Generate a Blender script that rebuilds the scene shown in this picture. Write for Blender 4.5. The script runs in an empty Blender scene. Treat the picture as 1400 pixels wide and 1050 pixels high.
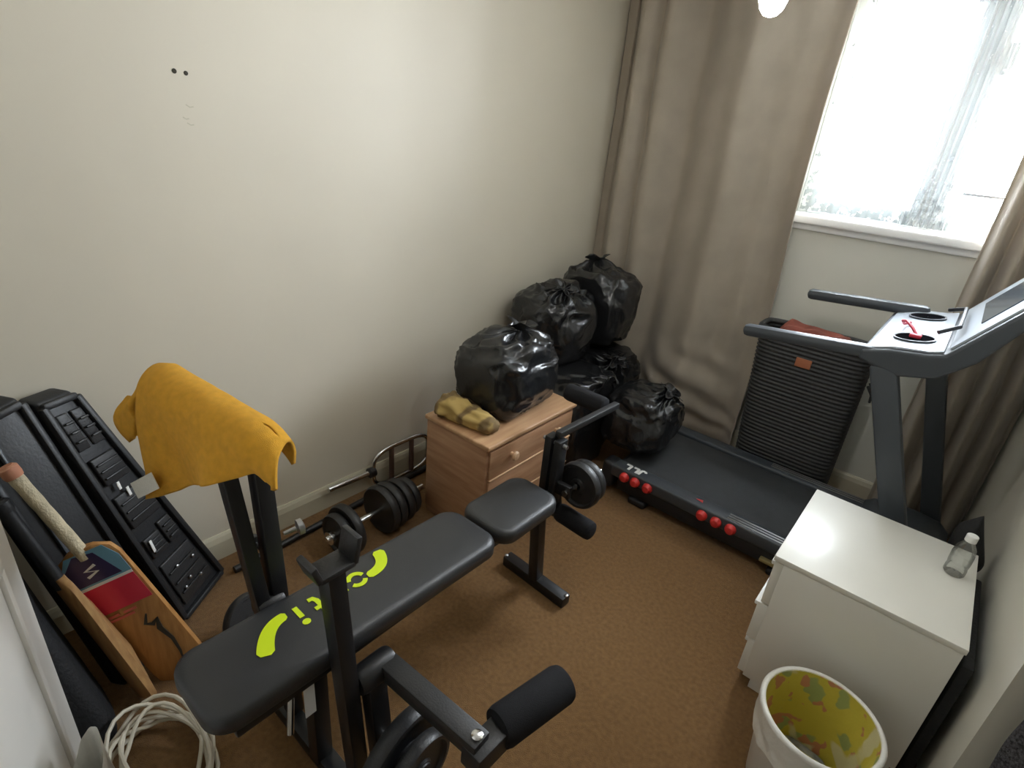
import bpy, bmesh, math, random
from mathutils import Vector as V, Matrix, noise
random.seed(7)
SC = bpy.context.scene
COL = SC.collection

# ------------------------------------------------------------------ camera
CAMH = 1.6
FPX = 760.0
YAW, PITCH, ROLL = math.radians(38.2), math.radians(24.7), math.radians(5.6)
FW = V((-math.sin(YAW)*math.cos(PITCH), math.cos(YAW)*math.cos(PITCH), -math.sin(PITCH)))
_r = FW.cross(V((0, 0, 1))).normalized(); _u = _r.cross(FW)
RT = math.cos(ROLL)*_r + math.sin(ROLL)*_u
UP = -math.sin(ROLL)*_r + math.cos(ROLL)*_u
EYE = V((0, 0, CAMH))
cd = bpy.data.cameras.new('camera'); cam = bpy.data.objects.new('camera', cd); COL.objects.link(cam)
cd.sensor_width = 36; cd.lens = FPX*36/1400; cd.clip_start = .02
m = Matrix.Identity(4)
for i in range(3):
    m[i][0], m[i][1], m[i][2], m[i][3] = RT[i], UP[i], -FW[i], EYE[i]
cam.matrix_world = m
SC.camera = cam

# ------------------------------------------------------------------ world, light, exposure
SC.view_settings.view_transform = 'Standard'
SC.view_settings.look = 'None'
SC.view_settings.gamma = 1
SC.view_settings.use_curve_mapping = False
SC.view_settings.exposure = 1.28
w = bpy.data.worlds.new('overcast_sky'); SC.world = w; w.use_nodes = True
bg = w.node_tree.nodes['Background']
bg.inputs[0].default_value = (.90, .96, 1, 1); bg.inputs[1].default_value = 27.0
pd = bpy.data.lights.new('window_portal', 'AREA'); pd.shape = 'RECTANGLE'; pd.size = 1.08; pd.size_y = .95
po = bpy.data.objects.new('window_portal', pd); COL.objects.link(po)
po.location = (-.27, 3.36, 1.83); po.rotation_euler = (math.radians(-90), 0, 0)
pd.cycles.is_portal = True
SC.cycles.max_bounces = 10; SC.cycles.diffuse_bounces = 6; SC.cycles.transparent_max_bounces = 16

# ------------------------------------------------------------------ pixel helpers (a pixel gives a direction; the plane gives the distance)
def ray(x, y): return (x-700)/FPX*RT - (y-525)/FPX*UP + FW
def F(x, y, z=0.0):
    v = ray(x, y); return EYE + v*((z-CAMH)/v.z)
def AX(x, y, X):
    v = ray(x, y); return EYE + v*(X/v.x)
def AY(x, y, Y):
    v = ray(x, y); return EYE + v*(Y/v.y)

# ------------------------------------------------------------------ materials
def mat(name, col, rough=.5, metal=0, var=0, vscale=6, bump=0, bscale=60, col2=None, spec=.5, coat=0, detail=6, sheen=0, stretch=None, bdist=.01):
    m = bpy.data.materials.new(name); m.use_nodes = True
    nt = m.node_tree; b = nt.nodes['Principled BSDF']
    b.inputs['Base Color'].default_value = (*col, 1); b.inputs['Roughness'].default_value = rough
    b.inputs['Metallic'].default_value = metal; b.inputs['Specular IOR Level'].default_value = spec
    b.inputs['Coat Weight'].default_value = coat
    b.inputs['Sheen Weight'].default_value = sheen
    tc = nt.nodes.new('ShaderNodeTexCoord'); mp = nt.nodes.new('ShaderNodeMapping')
    nt.links.new(tc.outputs['Object'], mp.inputs[0])
    if stretch: mp.inputs['Scale'].default_value = stretch
    if var or col2:
        n = nt.nodes.new('ShaderNodeTexNoise'); n.inputs['Scale'].default_value = vscale; n.inputs['Detail'].default_value = detail
        nt.links.new(mp.outputs[0], n.inputs['Vector'])
        r = nt.nodes.new('ShaderNodeValToRGB')
        c2 = col2 or tuple(c*(1-var) for c in col)
        r.color_ramp.elements[0].position = .32; r.color_ramp.elements[1].position = .68
        r.color_ramp.elements[0].color = (*c2, 1); r.color_ramp.elements[1].color = (*col, 1)
        nt.links.new(n.outputs['Fac'], r.inputs[0]); nt.links.new(r.outputs[0], b.inputs['Base Color'])
    if bump:
        n2 = nt.nodes.new('ShaderNodeTexNoise'); n2.inputs['Scale'].default_value = bscale; n2.inputs['Detail'].default_value = 4
        nt.links.new(mp.outputs[0], n2.inputs['Vector'])
        bp = nt.nodes.new('ShaderNodeBump'); bp.inputs['Strength'].default_value = bump; bp.inputs['Distance'].default_value = bdist
        nt.links.new(n2.outputs['Fac'], bp.inputs['Height']); nt.links.new(bp.outputs[0], b.inputs['Normal'])
    return m

M = {}
M['wall'] = mat('cream_wall_paint', (.70, .648, .538), .5, var=.05, vscale=1.6, bump=.02, bscale=60, spec=.5)
M['wallw'] = mat('window_wall_paint', (.66, .65, .58), .55, var=.05, vscale=1.6, bump=.05, bscale=90)
M['wallr'] = mat('side_wall_paint', (.70, .68, .60), .55, var=.06, vscale=1.2, bump=.05, bscale=90)
M['ceil'] = mat('ceiling_paint', (.82, .81, .77), .8, var=.03)
M['trim'] = mat('cream_gloss_trim', (.62, .58, .45), .3, var=.12, vscale=4)
M['white'] = mat('white_gloss', (.86, .86, .85), .3)
M['door'] = mat('white_door_paint', (.78, .76, .71), .4, var=.06, vscale=2)
M['lam'] = mat('white_laminate', (.84, .83, .77), .32, var=.03, vscale=5)
M['carpet'] = mat('brown_carpet', (.285, .152, .054), .95, col2=(.205, .107, .036), vscale=70, bump=1, bscale=420, spec=.1, detail=8, sheen=.15, bdist=.006)
M['blk'] = mat('black_powder_coat', (.011, .011, .012), .38, bump=.04, bscale=300)
M['blk2'] = mat('black_plastic', (.018, .019, .021), .45, var=.2, vscale=12, bump=.08, bscale=140)
M['cast'] = mat('black_cast_plastic', (.022, .022, .023), .42, bump=.1, bscale=200)
M['vinyl'] = mat('black_vinyl', (.030, .031, .033), .38, bump=.12, bscale=420, spec=.55)
M['foam'] = mat('black_foam', (.013, .013, .015), .85, bump=.5, bscale=500, spec=.25, bdist=.003)
M['chrome'] = mat('chrome', (.75, .75, .75), .18, metal=1)
M['steel'] = mat('brushed_steel', (.45, .45, .45), .35, metal=1)
M['tdark'] = mat('treadmill_charcoal', (.050, .058, .068), .42, bump=.05, bscale=240)
M['tblk'] = mat('treadmill_black', (.014, .015, .018), .5)
M['well'] = mat('cup_well_black', (.006, .006, .007), 1, spec=0)
M['belt'] = mat('running_belt', (.038, .041, .045), .62, bump=.3, bscale=700, var=.15, vscale=30)
M['tsil'] = mat('treadmill_silver', (.46, .50, .55), .28, metal=.35)
M['screen'] = mat('treadmill_display', (.07, .09, .11), .08, spec=.8)
M['red'] = mat('red_rubber', (.62, .035, .03), .45)
M['redc'] = mat('red_cord', (.55, .03, .06), .6)
M['orange'] = mat('orange_sticker', (.85, .20, .05), .5)
M['rust'] = mat('rust_label', (.42, .15, .07), .6)
M['lime'] = mat('lime_print', (.62, .78, .01), .5)
M['print'] = mat('white_print', (.78, .78, .76), .5)
M['towel'] = mat('mustard_towel', (.83, .42, .040), .95, var=.14, vscale=60, bump=1, bscale=900, spec=.05, sheen=.08, bdist=.003)
M['tag'] = mat('white_tag', (.75, .73, .68), .6, var=.1, vscale=200)
M['pine'] = mat('pine', (.50, .30, .175), .45, col2=(.37, .195, .105), vscale=5, stretch=(1, 1, 9), bump=.08, bscale=40)
M['pinet'] = mat('pine_top', (.58, .36, .20), .42, col2=(.47, .27, .145), vscale=5, stretch=(9, 1, 9), bump=.08, bscale=40)
M['knob'] = mat('pale_wood_knob', (.66, .43, .26), .35)
M['willow'] = mat('willow', (.50, .255, .085), .4, col2=(.36, .165, .05), vscale=6, stretch=(14, 14, 1.2))
M['willow2'] = mat('pale_willow', (.52, .31, .13), .45, col2=(.38, .20, .08), vscale=6, stretch=(14, 14, 1.2))
M['grip'] = mat('cream_grip', (.66, .57, .39), .75, var=.25, vscale=30, bump=.4, bscale=180)
M['gripend'] = mat('tan_grip_end', (.50, .22, .13), .7)
M['navy'] = mat('navy_sticker', (.035, .025, .09), .3)
M['sky'] = mat('light_blue_sticker', (.16, .36, .50), .3)
M['redst'] = mat('red_sticker', (.66, .025, .065), .3)
M['pink'] = mat('faded_red_print', (.60, .13, .10), .4)
M['fabric'] = mat('black_nylon', (.008, .0085, .010), .7, bump=.3, bscale=120)
M['cable'] = mat('white_cable', (.72, .67, .55), .45)
M['knit'] = mat('black_fleece', (.02, .02, .024), .95, col2=(.16, .16, .18), vscale=160, bump=1, bscale=300, bdist=.01)
M['bin'] = mat('white_bin_plastic', (.80, .79, .75), .4)
M['liner'] = mat('white_bin_liner', (.82, .81, .76), .35, bump=.5, bscale=18, bdist=.02)
M['dirt'] = mat('dark_rubbish', (.10, .10, .085), .7, col2=(.32, .32, .28), vscale=25, bump=1, bscale=30)
M['hamper'] = mat('charcoal_weave', (.040, .041, .042), .6, var=.3, vscale=90)
M['redcl'] = mat('dull_red_cloth', (.30, .085, .06), .9, var=.35, vscale=20)
M['dgrip'] = mat('dark_brown_grip', (.11, .062, .045), .6)
M['brass'] = mat('dull_yellow_metal', (.45, .36, .16), .4, metal=.5)
M['handle'] = mat('grey_window_handle', (.25, .25, .26), .4)
M['hole'] = mat('dark_wall_mark', (.05, .045, .035), .9)
M['bag'] = mat('black_polythene', (.014, .0145, .016), .25, bump=.35, bscale=9, spec=.6, detail=3, bdist=.02)

def curtain_mat():
    m = mat('beige_velour', (.45, .39, .315), .9, var=.12, vscale=7, bump=.25, bscale=260, spec=.15, sheen=.35, bdist=.004)
    nt = m.node_tree; b = nt.nodes['Principled BSDF']; out = nt.nodes['Material Output']
    t = nt.nodes.new('ShaderNodeBsdfTranslucent'); t.inputs[0].default_value = (.42, .34, .25, 1)
    mx = nt.nodes.new('ShaderNodeMixShader'); mx.inputs[0].default_value = .12
    nt.links.new(b.outputs[0], mx.inputs[1]); nt.links.new(t.outputs[0], mx.inputs[2]); nt.links.new(mx.outputs[0], out.inputs[0])
    return m
M['curtain'] = curtain_mat()
def glass_mat(name, tint=(1, 1, 1), gl=.06, rough=.02):
    m = bpy.data.materials.new(name); m.use_nodes = True; nt = m.node_tree; nt.nodes.clear()
    o = nt.nodes.new('ShaderNodeOutputMaterial'); t = nt.nodes.new('ShaderNodeBsdfTransparent'); g = nt.nodes.new('ShaderNodeBsdfGlossy')
    t.inputs[0].default_value = (*tint, 1); g.inputs['Roughness'].default_value = rough
    lw = nt.nodes.new('ShaderNodeLayerWeight'); lw.inputs[0].default_value = .25
    ml = nt.nodes.new('ShaderNodeMath'); ml.operation = 'MULTIPLY_ADD'; ml.inputs[1].default_value = .7; ml.inputs[2].default_value = gl
    mx = nt.nodes.new('ShaderNodeMixShader')
    nt.links.new(lw.outputs['Fresnel'], ml.inputs[0]); nt.links.new(ml.outputs[0], mx.inputs[0])
    nt.links.new(t.outputs[0], mx.inputs[1]); nt.links.new(g.outputs[0], mx.inputs[2]); nt.links.new(mx.outputs[0], o.inputs[0])
    return m
M['glass'] = glass_mat('window_glass', (.97, .98, 1), .02)
M['clear'] = glass_mat('clear_plastic', (.93, .94, .93), .10, .06)
def net_mat(nm, basef):
    m = bpy.data.materials.new(nm); m.use_nodes = True; nt = m.node_tree; nt.nodes.clear()
    N = nt.nodes.new; L = nt.links.new
    o = N('ShaderNodeOutputMaterial'); t = N('ShaderNodeBsdfTransparent'); d = N('ShaderNodeBsdfDiffuse'); tl = N('ShaderNodeBsdfTranslucent')
    d.inputs[0].default_value = (.60, .65, .65, 1); tl.inputs[0].default_value = (.030, .034, .036, 1)
    a = N('ShaderNodeMixShader'); a.inputs[0].default_value = .5; L(d.outputs[0], a.inputs[1]); L(tl.outputs[0], a.inputs[2])
    tc = N('ShaderNodeTexCoord'); mp = N('ShaderNodeMapping'); mp.inputs['Scale'].default_value = (1, .2, 1); L(tc.outputs['Object'], mp.inputs[0])
    n = N('ShaderNodeTexNoise'); n.inputs['Scale'].default_value = 30; n.inputs['Detail'].default_value = 3; L(mp.outputs[0], n.inputs['Vector'])
    sp = N('ShaderNodeSeparateXYZ'); L(tc.outputs['Object'], sp.inputs[0])
    # flowered hem: more thread low down (object z runs from 0 at the hem)
    h = N('ShaderNodeMapRange'); h.inputs['From Min'].default_value = .02; h.inputs['From Max'].default_value = .34
    h.inputs['To Min'].default_value = .11; h.inputs['To Max'].default_value = -.09; L(sp.outputs['Z'], h.inputs['Value'])
    ad = N('ShaderNodeMath'); ad.operation = 'ADD'; L(n.outputs['Fac'], ad.inputs[0]); L(h.outputs[0], ad.inputs[1])
    r = N('ShaderNodeMapRange'); r.inputs['From Min'].default_value = .56; r.inputs['From Max'].default_value = .60
    r.inputs['To Min'].default_value = basef; r.inputs['To Max'].default_value = .80; L(ad.outputs[0], r.inputs['Value'])
    mx = N('ShaderNodeMixShader'); L(r.outputs[0], mx.inputs[0]); L(t.outputs[0], mx.inputs[1]); L(a.outputs[0], mx.inputs[2]); L(mx.outputs[0], o.inputs[0])
    return m
M['net'] = net_mat('white_net_lace', .16); M['netg'] = net_mat('gathered_net_lace', .52)
def liner_mat():
    # yellow bag printed with loose red and green marks
    m = mat('yellow_printed_liner', (.62, .53, .09), .45, bump=.3, bscale=20, bdist=.01)
    nt = m.node_tree; b = nt.nodes['Principled BSDF']; N = nt.nodes.new; L = nt.links.new
    tc = N('ShaderNodeTexCoord')
    def layer(prev, scale, lo, hi, col, off):
        mp = N('ShaderNodeMapping'); mp.inputs['Location'].default_value = off; L(tc.outputs['Object'], mp.inputs[0])
        n = N('ShaderNodeTexNoise'); n.inputs['Scale'].default_value = scale; n.inputs['Detail'].default_value = 1.5; L(mp.outputs[0], n.inputs['Vector'])
        r = N('ShaderNodeValToRGB'); r.color_ramp.interpolation = 'EASE'
        e = r.color_ramp.elements; e[0].position = lo; e[0].color = (0, 0, 0, 1); e[1].position = hi; e[1].color = (1, 1, 1, 1)
        L(n.outputs['Fac'], r.inputs[0])
        mx = N('ShaderNodeMixRGB'); L(r.outputs[0], mx.inputs[0]); L(prev, mx.inputs[1]); mx.inputs[2].default_value = (*col, 1)
        return mx.outputs[0]
    rgb = N('ShaderNodeRGB'); rgb.outputs[0].default_value = (.64, .55, .08, 1)
    c = layer(rgb.outputs[0], 17, .57, .61, (.36, .42, .16), (3, 1, 2))
    c = layer(c, 22, .60, .63, (.58, .25, .14), (7, 4, 9))
    c = layer(c, 11, .60, .66, (.72, .68, .42), (1, 8, 5))
    L(c, b.inputs['Base Color'])
    return m
M['yliner'] = liner_mat()
def scarf_mat():
    m = mat('yellow_black_cloth', (.55, .38, .08), .9)
    nt = m.node_tree; b = nt.nodes['Principled BSDF']; N = nt.nodes.new; L = nt.links.new
    tc = N('ShaderNodeTexCoord'); wv = N('ShaderNodeTexWave'); wv.bands_direction = 'X'; wv.inputs['Scale'].default_value = 2.6; wv.inputs['Distortion'].default_value = 4.5; wv.inputs['Detail Scale'].default_value = 3
    L(tc.outputs['Object'], wv.inputs['Vector'])
    r = N('ShaderNodeValToRGB'); r.color_ramp.elements[0].position = .10; r.color_ramp.elements[0].color = (.20, .135, .06, 1)
    r.color_ramp.elements[1].position = .5; r.color_ramp.elements[1].color = (.52, .37, .13, 1)
    L(wv.outputs['Fac'], r.inputs[0]); L(r.outputs[0], b.inputs['Base Color'])
    return m
M['scarf'] = scarf_mat()
def emit_mat():
    m = bpy.data.materials.new('lit_bulb_glass'); m.use_nodes = True; nt = m.node_tree; nt.nodes.clear()
    o = nt.nodes.new('ShaderNodeOutputMaterial'); e = nt.nodes.new('ShaderNodeEmission')
    e.inputs[0].default_value = (1, .97, .93, 1); e.inputs[1].default_value = 125.0; nt.links.new(e.outputs[0], o.inputs[0])
    return m
M['bulb'] = emit_mat()

# ------------------------------------------------------------------ mesh builder
class MB:
    def __init__(s): s.v = []; s.f = []
    def add(s, vs, fs):
        o = len(s.v); s.v += [V(p) for p in vs]; s.f += [tuple(i+o for i in f) for f in fs]; return s
    def bm(s, bm, mtx=None):
        bm.verts.index_update()
        vs = [(mtx @ v.co) if mtx else v.co.copy() for v in bm.verts]
        s.add(vs, [[v.index for v in f.verts] for f in bm.faces]); bm.free(); return s
    def box(s, lo, hi, bev=0, seg=2, mtx=None):
        lo, hi = V(lo), V(hi); b = bmesh.new(); bmesh.ops.create_cube(b, size=1)
        c = (lo+hi)/2; d = hi-lo
        for v in b.verts: v.co = V((v.co.x*d.x, v.co.y*d.y, v.co.z*d.z)) + c
        if bev: bmesh.ops.bevel(b, geom=b.edges[:], offset=min(bev, min(abs(x) for x in d)*.49), segments=seg, affect='EDGES', profile=.5)
        return s.bm(b, mtx)
    def bar(s, p, q, w, h, up=(0, 0, 1), bev=.004):
        p, q = V(p), V(q); d = q-p; L = d.length; y = d.normalized(); x = y.cross(V(up)).normalized(); z = x.cross(y)
        mt = Matrix((( x.x, y.x, z.x, p.x), (x.y, y.y, z.y, p.y), (x.z, y.z, z.z, p.z), (0, 0, 0, 1)))
        return s.box((-w/2, 0, -h/2), (w/2, L, h/2), bev, 2, mt)
    def tube(s, pts, r, n=12, closed=False, caps=True):
        pts = [V(p) for p in pts]; N = len(pts); rr = r if isinstance(r, (list, tuple)) else [r]*N
        o = len(s.v); prev = None
        for i, p in enumerate(pts):
            if closed: t = (pts[(i+1) % N]-pts[i-1]).normalized()
            else: t = (pts[min(i+1, N-1)]-pts[max(i-1, 0)]).normalized()
            if prev is None:
                a = V((0, 0, 1)) if abs(t.z) < .9 else V((1, 0, 0)); x = t.cross(a).normalized()
            else: x = (prev - t*prev.dot(t)).normalized()
            prev = x; y = t.cross(x)
            for k in range(n):
                a = 2*math.pi*k/n; s.v.append(p + (x*math.cos(a)+y*math.sin(a))*rr[i])
        R = N if closed else N-1
        for i in range(R):
            for k in range(n):
                a, b = o+i*n+k, o+i*n+(k+1) % n; c, d = o+((i+1) % N)*n+(k+1) % n, o+((i+1) % N)*n+k
                s.f.append((a, b, c, d))
        if caps and not closed:
            s.f.append(tuple(o+k for k in range(n))[::-1]); s.f.append(tuple(o+(N-1)*n+k for k in range(n)))
        return s
    def lathe(s, prof, base, axis=(0, 0, 1), n=32, capb=True, capt=True):
        a = V(axis).normalized(); x = a.cross(V((0, 0, 1)) if abs(a.z) < .9 else V((1, 0, 0))).normalized(); y = a.cross(x); base = V(base); o = len(s.v)
        for (r, h) in prof:
            for k in range(n):
                t = 2*math.pi*k/n; s.v.append(base + a*h + (x*math.cos(t)+y*math.sin(t))*r)
        for i in range(len(prof)-1):
            for k in range(n):
                s.f.append((o+i*n+k, o+i*n+(k+1) % n, o+(i+1)*n+(k+1) % n, o+(i+1)*n+k))
        if capb: s.f.append(tuple(o+k for k in range(n))[::-1])
        if capt: s.f.append(tuple(o+(len(prof)-1)*n+k for k in range(n)))
        return s
    def grid(s, fn, nu, nv, wrap=False):
        o = len(s.v)
        for j in range(nv+1):
            for i in range(nu+(0 if wrap else 1)): s.v.append(V(fn(i/nu, j/nv)))
        W = nu if wrap else nu+1
        for j in range(nv):
            for i in range(nu):
                a, b = o+j*W+i, o+j*W+(i+1) % W; s.f.append((a, b, b+W, a+W))
        return s
    def prism(s, pts, ext):
        o = len(s.v); n = len(pts); e = V(ext); s.v += [V(p) for p in pts]+[V(p)+e for p in pts]
        s.f.append(tuple(o+i for i in range(n))[::-1]); s.f.append(tuple(o+n+i for i in range(n)))
        for i in range(n): s.f.append((o+i, o+(i+1) % n, o+n+(i+1) % n, o+n+i))
        return s
    def stroke(s, pts, w, n, th, closed=False):
        # flat ribbon following pts on a plane with normal n
        n = V(n).normalized(); pts = [V(p) for p in pts]; N = len(pts); ws = w if isinstance(w, (list, tuple)) else [w]*N
        A = []; B = []
        for i in range(N):
            t = (pts[(i+1) % N]-pts[i-1]) if closed else (pts[min(i+1, N-1)]-pts[max(i-1, 0)])
            q = n.cross(t).normalized()*ws[i]/2; A.append(pts[i]+q); B.append(pts[i]-q)
        o = len(s.v)
        for i in range(N): s.v += [A[i], B[i], A[i]+n*th, B[i]+n*th]
        for i in range(N if closed else N-1):
            a, b = o+4*i, o+4*((i+1) % N)
            s.f += [(a+2, a+3, b+3, b+2), (a, b, b+1, a+1), (a, a+2, b+2, b), (a+1, b+1, b+3, a+3)]
        if not closed:
            e = o+4*(N-1); s.f += [(o, o+1, o+3, o+2), (e, e+2, e+3, e+1)]
        return s

def root_loc(o):
    while o.parent: o = o.parent
    return o.location.copy()
def emit(name, mb, material, parent=None, base=None, smooth=True, angle=35, recalc=True):
    me = bpy.data.meshes.new(name)
    b = V(base) if base is not None else (root_loc(parent) if parent else V((0, 0, 0)))
    me.from_pydata([p-b for p in mb.v], [], mb.f); me.validate()
    if recalc:
        t = bmesh.new(); t.from_mesh(me); bmesh.ops.recalc_face_normals(t, faces=t.faces); t.to_mesh(me); t.free()
    me.materials.append(material)
    if smooth:
        for p in me.polygons: p.use_smooth = True
        try: me.set_sharp_from_angle(angle=math.radians(angle))
        except Exception: pass
    o = bpy.data.objects.new(name, me); COL.objects.link(o)
    if parent: o.parent = parent
    else: o.location = b
    return o
def tag(o, label=None, cat=None, group=None, kind=None):
    if label: o['label'] = label
    if cat: o['category'] = cat
    if group: o['group'] = group
    if kind: o['kind'] = kind
    return o
def thing(name, label, cat, loc, group=None):
    o = bpy.data.objects.new(name, None); o.empty_display_size = .05; COL.objects.link(o); o.location = loc
    return tag(o, label, cat, group)
def struct(name, mb, material, label=None, cat=None, parent=None, **k):
    o = emit(name, mb, material, parent, **k); o['kind'] = 'structure'
    if label: o['label'] = label
    if cat: o['category'] = cat
    return o
def solid(o, t, off=0):
    md = o.modifiers.new('thickness', 'SOLIDIFY'); md.thickness = t; md.offset = off
def roundrect(cx, cy, hx, hy, r, n=6):
    P = []
    for (sx, sy, a0) in ((1, 1, 0), (-1, 1, 90), (-1, -1, 180), (1, -1, 270)):
        for k in range(n+1):
            a = math.radians(a0+90*k/n); P.append((cx+sx*(hx-r)+r*math.cos(a), cy+sy*(hy-r)+r*math.sin(a)))
    return P
def pad(mb, cx, cy, hx, hy, z0f, th, r, puff=.018, n=8):
    # upholstered pad: outline rings pulled in towards the top; z0f(y) is the underside height
    o = len(mb.v); rings = [(-.006, 0), (0, .008), (0, th-puff), (-.003, th-puff*.45), (-.010, th-puff*.12), (-.022, th), (-.06, th+.004)]
    cnt = 0
    for (off, z) in rings:
        P = roundrect(cx, cy, hx+off, hy+off, max(.006, r+off*.6), n); cnt = len(P)
        for (x, y) in P: mb.v.append(V((x, y, z0f(y)+z)))
    for i in range(len(rings)-1):
        for k in range(cnt):
            a, b = o+i*cnt+k, o+i*cnt+(k+1) % cnt; mb.f.append((a, b, b+cnt, a+cnt))
    mb.f.append(tuple(o+k for k in range(cnt))[::-1]); mb.f.append(tuple(o+(len(rings)-1)*cnt+k for k in range(cnt)))
    return mb

# ================================================================== SETTING
XL, XR, YW, YN, ZC = -1.84, .358, 3.12, -.24, 2.42
YR = 1.39           # the right wall ends here and turns away to the right
XO, YB = 1.45, -1.3
struct('floor', MB().box((XL-.1, YB-.1, -.06), (XO+.1, YW+.1, 0)), M['carpet'], 'worn brown carpet covering the floor', 'floor')
struct('ceiling', MB().box((XL-.1, YB-.1, ZC), (XO+.1, YW+.1, ZC+.08)), M['ceil'], 'plain white painted ceiling', 'ceiling')
wl = struct('wall_left', MB().box((XL-.1, YB, 0), (XL, YW+.25, ZC)), M['wall'], 'long cream painted wall beside the bench', 'wall')
WX0, WX1, WZ0, WZ1 = -.80, .27, 1.335, 2.30
w_ = MB().box((XL, YW, 0), (XO+.1, YW+.25, WZ0)).box((XL, YW, WZ1), (XO+.1, YW+.25, ZC)).box((XL, YW, WZ0), (WX0, YW+.25, WZ1)).box((WX1, YW, WZ0), (XO+.1, YW+.25, WZ1))
struct('wall_window', w_, M['wallw'], 'pale wall around and below the window', 'wall', smooth=False)
struct('wall_right', MB().box((XR, YR, 0), (XR+.12, YW, ZC)), M['wallr'], 'pale wall behind the white drawer cabinet', 'wall')
struct('wall_return', MB().box((XR+.12, YR, 0), (XO, YR+.12, ZC)), M['wallr'], 'shaded return wall at the lower right corner', 'wall')
struct('wall_outer', MB().box((XO, YB, 0), (XO+.1, YW, ZC)), M['wallr'], 'pale wall outside the view to the right', 'wall')
struct('wall_back', MB().box((XL, YB-.1, 0), (XO, YB, ZC)), M['wallr'], 'pale wall behind the doorway', 'wall')
struct('wall_near', MB().box((XL, YN-.1, 0), (-.50, YN, ZC)), M['wallr'], 'pale wall behind the open door', 'wall')

def skirting(name, p0, p1, nrm, label):
    p0, p1, n = V(p0), V(p1), V(nrm); prof = [(0, 0), (.018, 0), (.018, .075), (.012, .095), (.006, .105), (0, .105)]
    mb = MB(); mb.prism([p0 + n*a + V((0, 0, b)) for a, b in prof], p1-p0)
    return struct(name, mb, M['trim'], label, 'skirting board', smooth=False)
skirting('baseboard_left', (XL, YN, 0), (XL, YW, 0), (1, 0, 0), 'cream skirting board along the long left wall')
skirting('baseboard_window', (XL+.02, YW, 0), (XR, YW, 0), (0, -1, 0), 'cream skirting board under the window')
skirting('baseboard_right', (XR, 2.10, 0), (XR, YW-.02, 0), (-1, 0, 0), 'cream skirting board behind the white cabinet')

# wall marks (two plug holes) on the long wall
for (px, py, s) in ((238, 97, .0065), (254, 100, .006)):
    p = AX(px, py, XL); mb = MB().lathe([(s*.6, 0), (s, .0006), (s*.8, .0012)], p, (1, 0, 0), 12)
    emit('plug_hole', mb, M['hole'], wl)
for (px, py, l) in ((254, 143, .02), (250, 160, .016), (256, 168, .018)):
    p = AX(px, py, XL); emit('scuff', MB().stroke([p, p+V((0, l*.5, -l*.3)), p+V((0, l, -l*.2))], .003, (1, 0, 0), .0006), M['trim'], wl)

# window
win = bpy.data.objects.new('window_1', None); COL.objects.link(win); win.location = ((WX0+WX1)/2, YW+.16, WZ0)
tag(win, 'white framed casement window with bright daylight behind', 'window', kind='structure')
def frame(mb, x0, x1, z0, z1, y0, y1, t):
    mb.box((x0, y0, z0), (x0+t, y1, z1), .006); mb.box((x1-t, y0, z0), (x1, y1, z1), .006)
    mb.box((x0+t, y0, z0), (x1-t, y1, z0+t), .006); mb.box((x0+t, y0, z1-t), (x1-t, y1, z1), .006); return mb
emit('window_frame', frame(MB(), WX0, WX1, WZ0, WZ1, YW+.13, YW+.20, .045), M['white'], win)
XM = -.255
emit('mullion', MB().box((XM-.03, YW+.13, WZ0+.04), (XM+.03, YW+.20, WZ1-.04), .006), M['white'], win)
emit('transom', MB().box((XM+.03, YW+.13, 2.0), (WX1-.04, YW+.20, 2.05), .006), M['white'], win)
for (x0, x1, z0, z1) in ((WX0+.04, XM-.025, WZ0+.04, WZ1-.04), (XM+.025, WX1-.04, WZ0+.04, 2.005), (XM+.025, WX1-.04, 2.045, WZ1-.04)):
    c = emit('casement', frame(MB(), x0, x1, z0, z1, YW+.115, YW+.165, .04), M['white'], win)
    emit('pane', MB().box((x0+.035, YW+.138, z0+.035), (x1-.035, YW+.142, z1-.035)), M['glass'], c, smooth=False)
emit('sill', MB().box((WX0-.06, YW-.055, WZ0-.035), (WX1+.04, YW+.13, WZ0+.006), .010, 3), M['white'], win)
emit('window_board', MB().box((WX0-.04, YW-.02, WZ0-.065), (WX1+.02, YW-.001, WZ0-.036), .004), M['white'], win)
stay = MB().box((-.15, YW+.085, 1.505), (.10, YW+.095, 1.517), .002).box((.02, YW+.08, 1.517), (.05, YW+.112, 1.55), .003).tube([(.05, YW+.09, 1.545), (.12, YW+.085, 1.548)], .007, 10)
emit('window_stay', stay, M['handle'], win)['label'] = 'grey metal window stay'

# door leaf standing open at the left
hx, hy, ex, ey = -.50, -.192, -1.275, .058
dv = V((ex-hx, ey-hy, 0)); du = dv.normalized(); dn = V((-du.y, du.x, 0))
if dn.y > 0: dn = -dn         # away from the camera's side
def dbox(a0, a1, b0, b1, z0, z1, bev=.003):
    mt = Matrix(((du.x, dn.x, 0, hx), (du.y, dn.y, 0, hy), (0, 0, 1, 0), (0, 0, 0, 1)))
    return MB().box((a0, b0, z0), (a1, b1, z1), bev, 2, mt)
DW = dv.length
door = bpy.data.objects.new('door_1', None); COL.objects.link(door); door.location = (hx, hy, .008)
tag(door, 'white painted door standing open at the left edge', 'door', kind='structure')
emit('door_leaf', dbox(0, DW, 0, .038, .008, 2.0), M['door'], door)
for (a0, a1, z0, z1) in ((.09, DW-.10, .14, .80), (.09, DW-.10, .98, 1.86)):
    fr = MB()
    for q in ((a0, a1, z0, z0+.022), (a0, a1, z1-.022, z1), (a0, a0+.022, z0+.022, z1-.022), (a1-.022, a1, z0+.022, z1-.022)):
        d = dbox(q[0], q[1], -.009, .001, q[2], q[3]); fr.add(d.v, d.f)
    emit('panel_moulding', fr, M['door'], door)
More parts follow.
